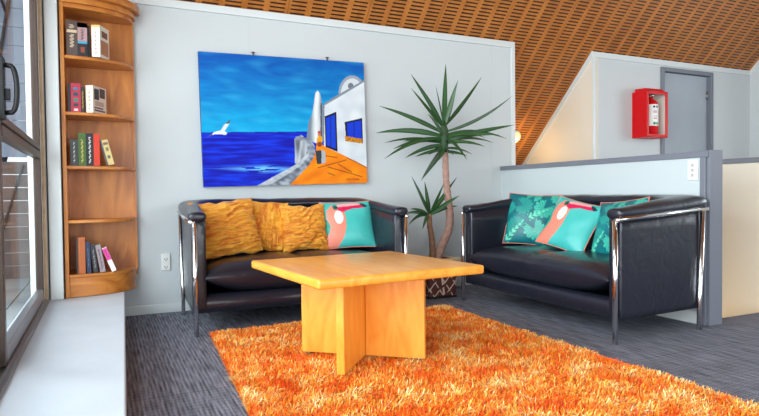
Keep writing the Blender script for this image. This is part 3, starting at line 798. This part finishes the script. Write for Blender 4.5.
def cushion(w, h, T, fn, mat, loc, rot, label, group, piping=True, crush=0, seed=0, n=110):
    c = empty('throw_cushion', loc); c.rotation_mode = 'QUATERNION'; c.rotation_quaternion = rot; tag(c, label, 'cushion', group)
    def P(u, v, side):
        a, b = u*2-1, 1-2*v
        px = a*w/2*(1-.055*(1-b*b)); pz = b*h/2*(1-.055*(1-a*a))
        k = max(0, (1-abs(a)**2.6)*(1-abs(b)**2.6))**.62
        y = T/2*k*side
        if crush:
            q = nz(px*7+seed, pz*26+3*nz(px*6, pz*6, seed), seed)+.45*nz(px*18, pz*70, seed+3)
            q = (1-2*abs(q))*.9
            y += side*crush*q*(k**.4)
            pz += crush*.8*nz(px*12, pz*12, seed+5)*(.4+abs(b)); px += crush*.5*nz(px*14+4, pz*20, seed+8)
        else: y += side*.006*nz(px*10+seed, pz*10, seed)*k
        return (px, y+side*.0008, pz)
    vs, fs, cs = [], [], []
    for side in (-1, 1):
        o = len(vs)
        for j in range(n+1):
            for i in range(n+1):
                u, v = i/n, j/n; vs.append(P(u, v, side)); cs.append(fn(u, v) if fn else (1, 1, 1, 1))
        for j in range(n):
            for i in range(n): a = o+j*(n+1)+i; fs.append((a, a+1, a+n+2, a+n+1))
    # close the seam
    N = (n+1)*(n+1)
    bd = [i for i in range(n+1)]+[j*(n+1)+n for j in range(1, n+1)]+[n*(n+1)+i for i in range(n-1, -1, -1)]+[j*(n+1) for j in range(n-1, 0, -1)]
    for q in range(len(bd)):
        a, b = bd[q], bd[(q+1) % len(bd)]; fs.append((a, b, b+N, a+N))
    MB().add(vs, fs, True, 0, None, cs).build('cushion_cover', mat, c, colattr=bool(fn))
    if piping:
        pts = []
        for q in range(0, len(bd), 5): pts.append(vs[bd[q]][0:1]+(0,)+vs[bd[q]][2:3])
        pts.append(pts[0]); MB().tube(pts, .0035, 8, caps=False).build('piping', M_pipe, c)
    return c
def crot(rz, lean, roll):
    # facing -y by default; lean tips the top backwards, roll turns in its own plane
    return (Matrix.Rotation(rz, 3, 'Z') @ Matrix.Rotation(-lean, 3, 'X') @ Matrix.Rotation(roll, 3, 'Y')).to_quaternion()
R_ = math.radians
gO = 'rust orange velvet cushions on the left sofa'
cushion(.42, .375, .13, None, M_velvet, (.722, 3.85, .598), crot(R_(6), R_(20), R_(-5)), 'large crushed orange velvet cushion at the left arm of the sofa under the painting', gO, False, .017, 1)
cushion(.30, .35, .10, None, M_velvet2, (1.00, 3.965, .598), crot(R_(-10), R_(15), R_(5)), 'orange velvet cushion in the middle, half hidden behind the larger left one', gO, False, .013, 5)
cushion(.325, .33, .12, None, M_velvet, (1.258, 3.90, .580), crot(R_(-2), R_(18), R_(0)), 'orange velvet cushion directly beside the toucan cushion', gO, False, .017, 9)
gT = None
cushion(.385, .345, .105, toucan, M_print, (1.578, 3.885, .590), crot(R_(-9), R_(18), R_(-1.5)), 'aqua cushion printed with a pink toucan, on the sofa under the painting', gT, True, 0, 3)
cushion(.40, .40, .12, palm, M_print, (2.91, 3.49, .602), crot(R_(-50), R_(18), R_(4)), 'teal palm-leaf print cushion at the left end of the right sofa', gT, True, 0, 4)
cushion(.37, .37, .12, toucan, M_print, (2.83, 3.01, .585), crot(R_(-72), R_(30), R_(14)), 'aqua toucan print cushion leaning on the palm cushion, right sofa', gT, True, 0, 6)
cushion(.40, .40, .12, palm, M_print, (2.89, 2.665, .565), crot(R_(-95), R_(20), R_(-6)), 'teal leaf print cushion tucked behind the near arm of the right sofa', gT, True, 0, 8)

# ------------------------------------------------------------------ coffee table
TH = .487
ct = empty('coffee_table', (1.095, 2.528, .045), (0, 0, R_(5.0))); tag(ct, 'square blond timber coffee table with crossed panel base on the orange rug', 'coffee table')
s2 = .404; th = .040
MB().box(-s2, s2, -s2, s2, TH-.045-th, TH-.045, bev=.013).build('tabletop', M_table, ct)
Hu = TH-.045-th
for k, an in enumerate((45, -45)):
    m = MB(); Mz = Matrix.Rotation(R_(an), 4, 'Z')
    if k == 0: m.box(-.328, .30, -.018, .018, .008, Hu, M=Mz); m.build('cross_panel', M_tablev, ct, bevel=.004)
    else:
        m.box(-.300, -.019, -.018, .018, .008, Hu, M=Mz); m.box(.019, .300, -.018, .018, .008, Hu, M=Mz); m.build('cross_panel', M_tablev, ct, bevel=.004)
for an in (45, 135, 225, 315):
    for rr in (.27,):
        a = R_(an); MB().tube([(rr*math.cos(a), rr*math.sin(a), 0), (rr*math.cos(a), rr*math.sin(a), .010)], .012, 10).build('glide', M_alu, ct)

# ------------------------------------------------------------------ shag rug
Q = [(.392, .9), (2.085, .9), (2.085, 3.40), (.536, 3.36)]
def quad(u, v):
    a, b, c, d_ = Q
    return ((a[0]*(1-u)+b[0]*u)*(1-v)+(d_[0]*(1-u)+c[0]*u)*v, (a[1]*(1-u)+b[1]*u)*(1-v)+(d_[1]*(1-u)+c[1]*u)*v)
rug = empty('shag_rug', (0, 0, 0)); tag(rug, 'bright orange shag rug under the coffee table', 'rug')
M_back = plain('rug_backing', (196, 78, 12), .9)
mb = MB(); mb.prism([quad(0.005, 0), quad(.995, 0), quad(.995, .995), quad(.005, .995)], .001, .012); mb.build('backing', M_back, rug)
def pile_mat():
    m, n, b = nt('orange_shag_pile')
    a = n.nodes.new('ShaderNodeAttribute'); a.attribute_name = 'print'
    n.links.new(a.outputs['Color'], b.inputs['Base Color']); b.inputs['Roughness'].default_value = .45
    b.inputs['Specular IOR Level'].default_value = .4
    b.inputs['Sheen Weight'].default_value = .3; b.inputs['Sheen Tint'].default_value = (1, .7, .3, 1)
    return m
vs, fs, cs = [], [], []
rr = random.random
NS = 120000
CO = [(244, 92, 0), (255, 132, 8), (255, 170, 44), (255, 204, 100), (255, 236, 170), (206, 50, 0)]  # cream and deep red strands put highlights and shade into the pile colour
CL = [lin(c) for c in CO]
for q in range(NS):
    # more strands in the part nearest the table and the border
    u, v = rr(), rr()**.9
    x, y = quad(u, v)
    if rr() < .08:
        e = random.randint(0, 2)
        x, y = quad(*((rr()*.015, rr()) if e == 0 else (1-rr()*.015, rr()) if e == 1 else (rr(), 1-rr()*.012)))
    cl = nz(x*7, y*7, 1)+.6*nz(x*16, y*16, 5)
    ang = 2*PI*nz(x*3.2, y*3.2, 8)+4*nz(x*11, y*11, 3)+(rr()-.5)*4.4
    lean = .15+.65*rr()+.15*cl
    L = .036+.020*rr()+.010*cl
    dx, dy = math.cos(ang)*lean, math.sin(ang)*lean
    wv_ = .0013+.0011*rr(); pa = ang+PI/2+(rr()-.5)*1.5; wx, wy = math.cos(pa)*wv_, math.sin(pa)*wv_
    o = len(vs); z0 = .010
    p1 = (x+dx*L*.35, y+dy*L*.35, z0+L*.55); p2 = (x+dx*L*.95, y+dy*L*.95, z0+L*(.95-.45*lean))
    vs += [(x-wx, y-wy, z0), (x+wx, y+wy, z0), (p1[0]-wx, p1[1]-wy, p1[2]), (p1[0]+wx, p1[1]+wy, p1[2]), (p2[0]-wx*.5, p2[1]-wy*.5, p2[2]), (p2[0]+wx*.5, p2[1]+wy*.5, p2[2]+.001)]
    fs += [(o, o+1, o+3, o+2), (o+2, o+3, o+5, o+4)]
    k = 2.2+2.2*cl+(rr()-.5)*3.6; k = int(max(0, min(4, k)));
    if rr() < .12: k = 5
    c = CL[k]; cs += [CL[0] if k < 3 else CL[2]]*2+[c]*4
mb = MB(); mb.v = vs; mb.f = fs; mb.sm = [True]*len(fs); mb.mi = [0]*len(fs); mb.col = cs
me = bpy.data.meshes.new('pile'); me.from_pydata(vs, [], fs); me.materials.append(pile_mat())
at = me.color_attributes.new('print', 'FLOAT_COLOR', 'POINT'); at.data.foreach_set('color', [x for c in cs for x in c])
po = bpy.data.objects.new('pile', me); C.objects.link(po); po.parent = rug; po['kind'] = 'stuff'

# ------------------------------------------------------------------ potted yucca
PXc, PYc = 2.352, 3.985
yp = empty('potted_yucca', (PXc, PYc, 0)); tag(yp, 'tall potted yucca with two trunks in a patterned pot between the sofas', 'potted plant')
def pot_mat():
    m, n, b = nt('brown_woven_pot')
    tc = n.nodes.new('ShaderNodeTexCoord'); sp = n.nodes.new('ShaderNodeSeparateXYZ'); n.links.new(tc.outputs['Object'], sp.inputs[0])
    U = math_node(n, 'ADD', sp.outputs['X'], math_node(n, 'MULTIPLY', sp.outputs['Y'], 1.0)); V = sp.outputs['Z']
    out = None
    for ph, sl, pr in ((0, .8, .083), (.03, -.75, .091), (.05, .25, .13)):
        d_ = math_node(n, 'ADD', math_node(n, 'ADD', U, math_node(n, 'MULTIPLY', V, sl)), ph+5)
        ft = math_node(n, 'FRACT', math_node(n, 'DIVIDE', d_, pr)); ln = math_node(n, 'LESS_THAN', ft, .13)
        gp = math_node(n, 'LESS_THAN', math_node(n, 'FRACT', math_node(n, 'DIVIDE', math_node(n, 'SUBTRACT', V, math_node(n, 'MULTIPLY', U, .6)), .09)), .75)
        ln = math_node(n, 'MULTIPLY', ln, gp)
        out = ln if out is None else math_node(n, 'MAXIMUM', out, ln)
    mx = n.nodes.new('ShaderNodeMixRGB'); mx.inputs['Color1'].default_value = lin((88, 40, 34)); mx.inputs['Color2'].default_value = lin((214, 190, 170))
    n.links.new(out, mx.inputs['Fac']); n.links.new(mx.outputs['Color'], b.inputs['Base Color']); b.inputs['Roughness'].default_value = .6
    return m
def frus(m, a, b, z0, z1, mi=0):
    v = [(-a,-a,z0),(a,-a,z0),(a,a,z0),(-a,a,z0),(-b,-b,z1),(b,-b,z1),(b,b,z1),(-b,b,z1)]
    m.add(v, [(0,3,2,1),(4,5,6,7),(0,1,5,4),(1,2,6,5),(2,3,7,6),(3,0,4,7)], False, mi)
pot_ = None
m = MB(); frus(m, .118, .138, .012, .285); pot_ = m.build('pot', pot_mat(), yp, bevel=.012)
m = MB(); m.box(-.124, .124, -.124, .124, .0, .013, bev=.004); m.build('saucer', M_black, yp)
m = MB(); 
for a in ((-.146,.146,-.146,-.124),(-.146,.146,.124,.146),(-.146,-.124,-.124,.124),(.124,.146,-.124,.124)): m.box(a[0], a[1], a[2], a[3], .280, .305, bev=.004)
m.build('pot_rim', plain('tan_pot_rim', (204, 176, 140), .6), pot_)
m = MB(); m.box(-.124, .124, -.124, .124, .27, .295); m.build('potting_soil', plain('soil', (60, 44, 34), .95, bump=.6, bscale=60), yp)
M_bark = plain('yucca_bark', (168, 132, 118), .8, bump=.9, bscale=70, var=.22, vscale=45)
M_bark2 = plain('yucca_bark_dark', (128, 92, 70), .8, bump=.9, bscale=70, var=.25, vscale=45)
def rel(x, z, y): return (x-PXc, y-PYc, z)
def smooth_path(P, k=5):
    out = []
    P = [Vector(p) for p in P]
    for i in range(len(P)-1):
        a, b, c, d_ = P[max(i-1, 0)], P[i], P[i+1], P[min(i+2, len(P)-1)]
        for j in range(k):
            t = j/k; out.append(.5*((2*b)+(-a+c)*t+(2*a-5*b+4*c-d_)*t*t+(-a+3*b-3*c+d_)*t**3))
    out.append(P[-1]); return out
tp = smooth_path([rel(2.372, .285, 3.98), rel(2.388, .34, 3.98), rel(2.428, .41, 3.985), rel(2.486, .52, 3.99), rel(2.504, .64, 4.0), rel(2.492, .75, 4.0), rel(2.476, .86, 4.0), rel(2.468, 1.0, 4.0), rel(2.466, 1.115, 4.0), rel(2.452, 1.25, 4.0)])
rad = []
for i in range(len(tp)):
    t = i/(len(tp)-1); rad.append((.037*(1-t)+.022*t)*(1+.05*math.sin(i*2.3)))
tk1 = MB().tube(tp, rad, 14).build('trunk', M_bark, yp)
tp2 = smooth_path([rel(2.312, .285, 3.95), rel(2.310, .43, 3.95), rel(2.290, .56, 3.95), rel(2.287, .65, 3.95)])
tk2 = MB().tube(tp2, [.026-.008*i/(len(tp2)-1) for i in range(len(tp2))], 12).build('trunk', M_bark2, yp)
MB().tube([rel(2.459, 1.13, 4.0), rel(2.457, 1.2, 4.0), rel(2.455, 1.3, 4.0), rel(2.455, 1.38, 4.0)], [.024, .034, .036, .012], 14).build('leaf_sheath', plain('leaf_sheath_green', (40, 70, 36), .6, bump=1, bscale=50, var=.4, vscale=60), yp)
def leafmat():
    m, n, b = nt('yucca_leaf')
    a = n.nodes.new('ShaderNodeAttribute'); a.attribute_name = 'print'
    n.links.new(a.outputs['Color'], b.inputs['Base Color']); b.inputs['Roughness'].default_value = .38
    return m
M_leaf = leafmat()
def leaf(vs, fs, cs, base, tip, width, sag, seed):
    base, tip = Vector(base), Vector(tip); d_ = tip-base; L = d_.length
    ctrl = (base+tip)/2+Vector((0, 0, sag*L))
    n = 12; o = len(vs); rnd = random.Random(seed)
    sh = rnd.uniform(.75, 1.2); g1 = tuple(v*sh for v in lin((20, 54, 28))[:3])+(1,); g2 = tuple(v*sh for v in lin((54, 98, 50))[:3])+(1,)
    tw = rnd.uniform(-.5, .5)
    for i in range(n+1):
        t = i/n; p = base*(1-t)**2+ctrl*2*t*(1-t)+tip*t*t
        tg = ((ctrl-base)*(1-t)+(tip-ctrl)*t).normalized()
        view = Vector((0, -1, .35)).normalized()
        sd = tg.cross(view)
        if sd.length < .15: sd = tg.cross(Vector((0, 0, 1)))
        sd.normalize(); nr = sd.cross(tg).normalized()
        sd = (sd*math.cos(tw)+nr*math.sin(tw)); nr = sd.cross(tg)
        w = width*(.42+.58*min(1, t*3.2))*(1-t**2.6)*.5+.0006
        for q, f in ((-1, 1), (0, 0), (1, 1)):
            vs.append(p+sd*(w*q)+nr*(w*.28*f)); cs.append(g2 if (q == 0 or t < .12) else g1)
        if i < n:
            a = o+i*3; fs += [(a, a+1, a+4, a+3), (a+1, a+2, a+5, a+4)]
crown = [((2.508, 4.05, 1.841),.044,.0,.06), ((2.135, 3.95, 1.714),.040,.03,.05), ((2.526, 3.9, 1.688),.040,.02,.05), ((2.904, 4.12, 1.779),.034,-.04,.05), ((3.203, 4.1, 1.635),.030,-.10,.02),
 ((1.866, 3.95, 1.458),.040,.05,.01), ((1.811, 3.9, 1.251),.046,.10,-.01), ((1.857, 3.85, 1.06),.040,.14,-.02), ((2.098, 3.74, 0.901),.056,.05,-.08), ((3.081, 3.92, 1.362),.044,.02,-.03),
 ((3.086, 4.02, 1.256),.032,.14,.0), ((2.537, 3.8, 1.059),.040,.22,-.02), ((2.245, 4.15, 1.648),.032,.0,.04), ((2.053, 4.1, 1.155),.036,.14,-.03), ((2.095, 3.98, 1.078),.036,.12,-.06),
 ((2.258, 3.75, 1.053),.038,.0,-.08), ((2.67, 3.75, 1.161),.036,.14,-.05), ((2.794, 4.1, 1.126),.030,.10,-.08), ((2.48, 3.9, 1.103),.032,.05,-.08), ((3.03, 4.12, 1.227),.032,.12,-.04),
 ((2.193, 3.8, 1.395),.040,.1,-.02), ((2.66, 4.15, 1.626),.034,.0,.04), ((2.30, 3.86, 1.62),.034,.0,.04), ((2.167, 4.15, 1.221),.034,.14,-.05), ((2.70, 3.78, 1.230),.038,.2,-.02), ((2.40, 4.15, 1.12),.034,.1,-.07),
 ((2.26, 4.12, 1.10),.036,.08,-.09), ((2.62, 3.92, 1.10),.034,.08,-.10), ((1.98, 4.1, 1.20),.034,.14,-.05), ((2.85, 3.8, 1.26),.034,.12,-.04)]
vs, fs, cs = [], [], []
for i, (tip, w, sg, bo) in enumerate(crown):
    leaf(vs, fs, cs, rel(2.455, 1.265+bo*1.3, 4.0), rel(tip[0], tip[2], tip[1]), w, sg, i)
fo = MB(); fo.v = vs; fo.f = fs; fo.sm = [True]*len(fs); fo.mi = [0]*len(fs); fo.col = cs
fo.build('foliage', M_leaf, tk1, colattr=True)
vs, fs, cs = [], [], []
small = [((2.132, 3.95, 0.94),.040,.02), ((2.276, 4.0, 0.90),.038,0), ((2.36, 3.85, 0.885),.038,.02), ((2.606, 4.05, 0.937),.028,0), ((2.534, 3.9, 0.787),.036,.05), ((2.046, 3.85, 0.569),.030,.28), ((2.14, 3.8, 0.539),.034,.25),
 ((2.592, 4.02, 0.702),.032,.1), ((2.118, 3.95, 0.689),.032,.16), ((2.092, 4.0, 0.65),.028,.2), ((2.531, 4.1, 0.775),.028,.05), ((2.294, 4.0, 0.535),.026,.2), ((2.22, 3.85, 0.80),.032,.05)]
for i, (tip, w, sg) in enumerate(small):
    leaf(vs, fs, cs, rel(2.287, .635, 3.95), rel(tip[0], tip[2], tip[1]), w, sg, i+50)
fo = MB(); fo.v = vs; fo.f = fs; fo.sm = [True]*len(fs); fo.mi = [0]*len(fs); fo.col = cs
fo.build('foliage', M_leaf, tk2, colattr=True)

# ------------------------------------------------------------------ daylight
w = bpy.data.worlds.new('sky'); S.world = w; w.use_nodes = True
wn = w.node_tree; bg = wn.nodes['Background']
tc = wn.nodes.new('ShaderNodeTexCoord'); sx = wn.nodes.new('ShaderNodeSeparateXYZ'); wn.links.new(tc.outputs['Generated'], sx.inputs[0])
cr = wn.nodes.new('ShaderNodeValToRGB')
cr.color_ramp.elements[0].position = .48; cr.color_ramp.elements[0].color = (.30, .31, .30, 1)
cr.color_ramp.elements[1].position = .52; cr.color_ramp.elements[1].color = (.84, .92, 1.0, 1)
e = cr.color_ramp.elements.new(.9); e.color = (.62, .80, 1.0, 1)
mr_ = wn.nodes.new('ShaderNodeMapRange'); mr_.inputs[1].default_value = -1; wn.links.new(sx.outputs['Z'], mr_.inputs[0]); wn.links.new(mr_.outputs[0], cr.inputs['Fac'])
wn.links.new(cr.outputs['Color'], bg.inputs['Color']); bg.inputs['Strength'].default_value = 1.25

def daylight(name, loc, rot, sx_, sy_, power, col):
    l = bpy.data.lights.new(name, 'AREA'); l.shape = 'RECTANGLE'; l.size = sx_; l.size_y = sy_; l.energy = power; l.color = col
    o = bpy.data.objects.new(name, l); C.objects.link(o); o.location = loc; o.rotation_euler = rot
    return o
DAY = (.93, .97, 1.0)
daylight('daylight_sliding_door', (XL-1.7, .6, 1.55), (0, R_(-90), 0), 2.6, 6.4, 350, DAY)
daylight('added_high_fill', (XL-.4, .3, 2.8), (0, R_(-90), 0), .9, 5.6, 130, DAY)  # added fill at the unseen high window
daylight('added_wide_fill', (2.8, YF-.35, 1.25), (R_(90), 0, 0), 4.7, 1.8, 150, DAY)  # added fill from behind the viewer, at the unseen wide window
daylight('daylight_right_window', (XR+.4, 1.65, 1.55), (0, R_(90), 0), 1.25, 2.4, 60, DAY)
def lampl(name, loc, power, col, r=.05):
    l = bpy.data.lights.new(name, 'POINT'); l.energy = power; l.color = col; l.shadow_soft_size = r
    o = bpy.data.objects.new(name, l); C.objects.link(o); o.location = loc
lampl('stair_lamp_light', (3.972, 4.95, 1.26), 2.6, (1, .68, .32))
lampl('stairwell_light', (3.8, 3.6, -.5), 10, (1, .78, .5))

# ------------------------------------------------------------------ camera
yaw, pitch, roll, f = .4402, .0247, -.0112, 587.51
F = Vector((math.sin(yaw)*math.cos(pitch), math.cos(yaw)*math.cos(pitch), -math.sin(pitch)))
r0 = Vector((math.cos(yaw), -math.sin(yaw), 0)); u0 = r0.cross(F)
r1 = r0*math.cos(roll)+u0*math.sin(roll); u1 = -r0*math.sin(roll)+u0*math.cos(roll)
cam = bpy.data.cameras.new('camera'); co = bpy.data.objects.new('camera', cam); C.objects.link(co)
cam.sensor_fit = 'HORIZONTAL'; cam.sensor_width = 36; cam.lens = f/759*36; cam.clip_start = .02
co.matrix_world = Matrix(((r1.x, u1.x, -F.x, 0), (r1.y, u1.y, -F.y, 0), (r1.z, u1.z, -F.z, .81), (0, 0, 0, 1)))
S.camera = co
vsn = S.view_settings; vsn.view_transform = 'Standard'; vsn.look = 'None'; vsn.gamma = 1; vsn.exposure = 0.46; vsn.use_curve_mapping = False
S.cycles.max_bounces = 10; S.cycles.diffuse_bounces = 6; S.cycles.transparent_max_bounces = 12
S.cycles.use_denoising = True
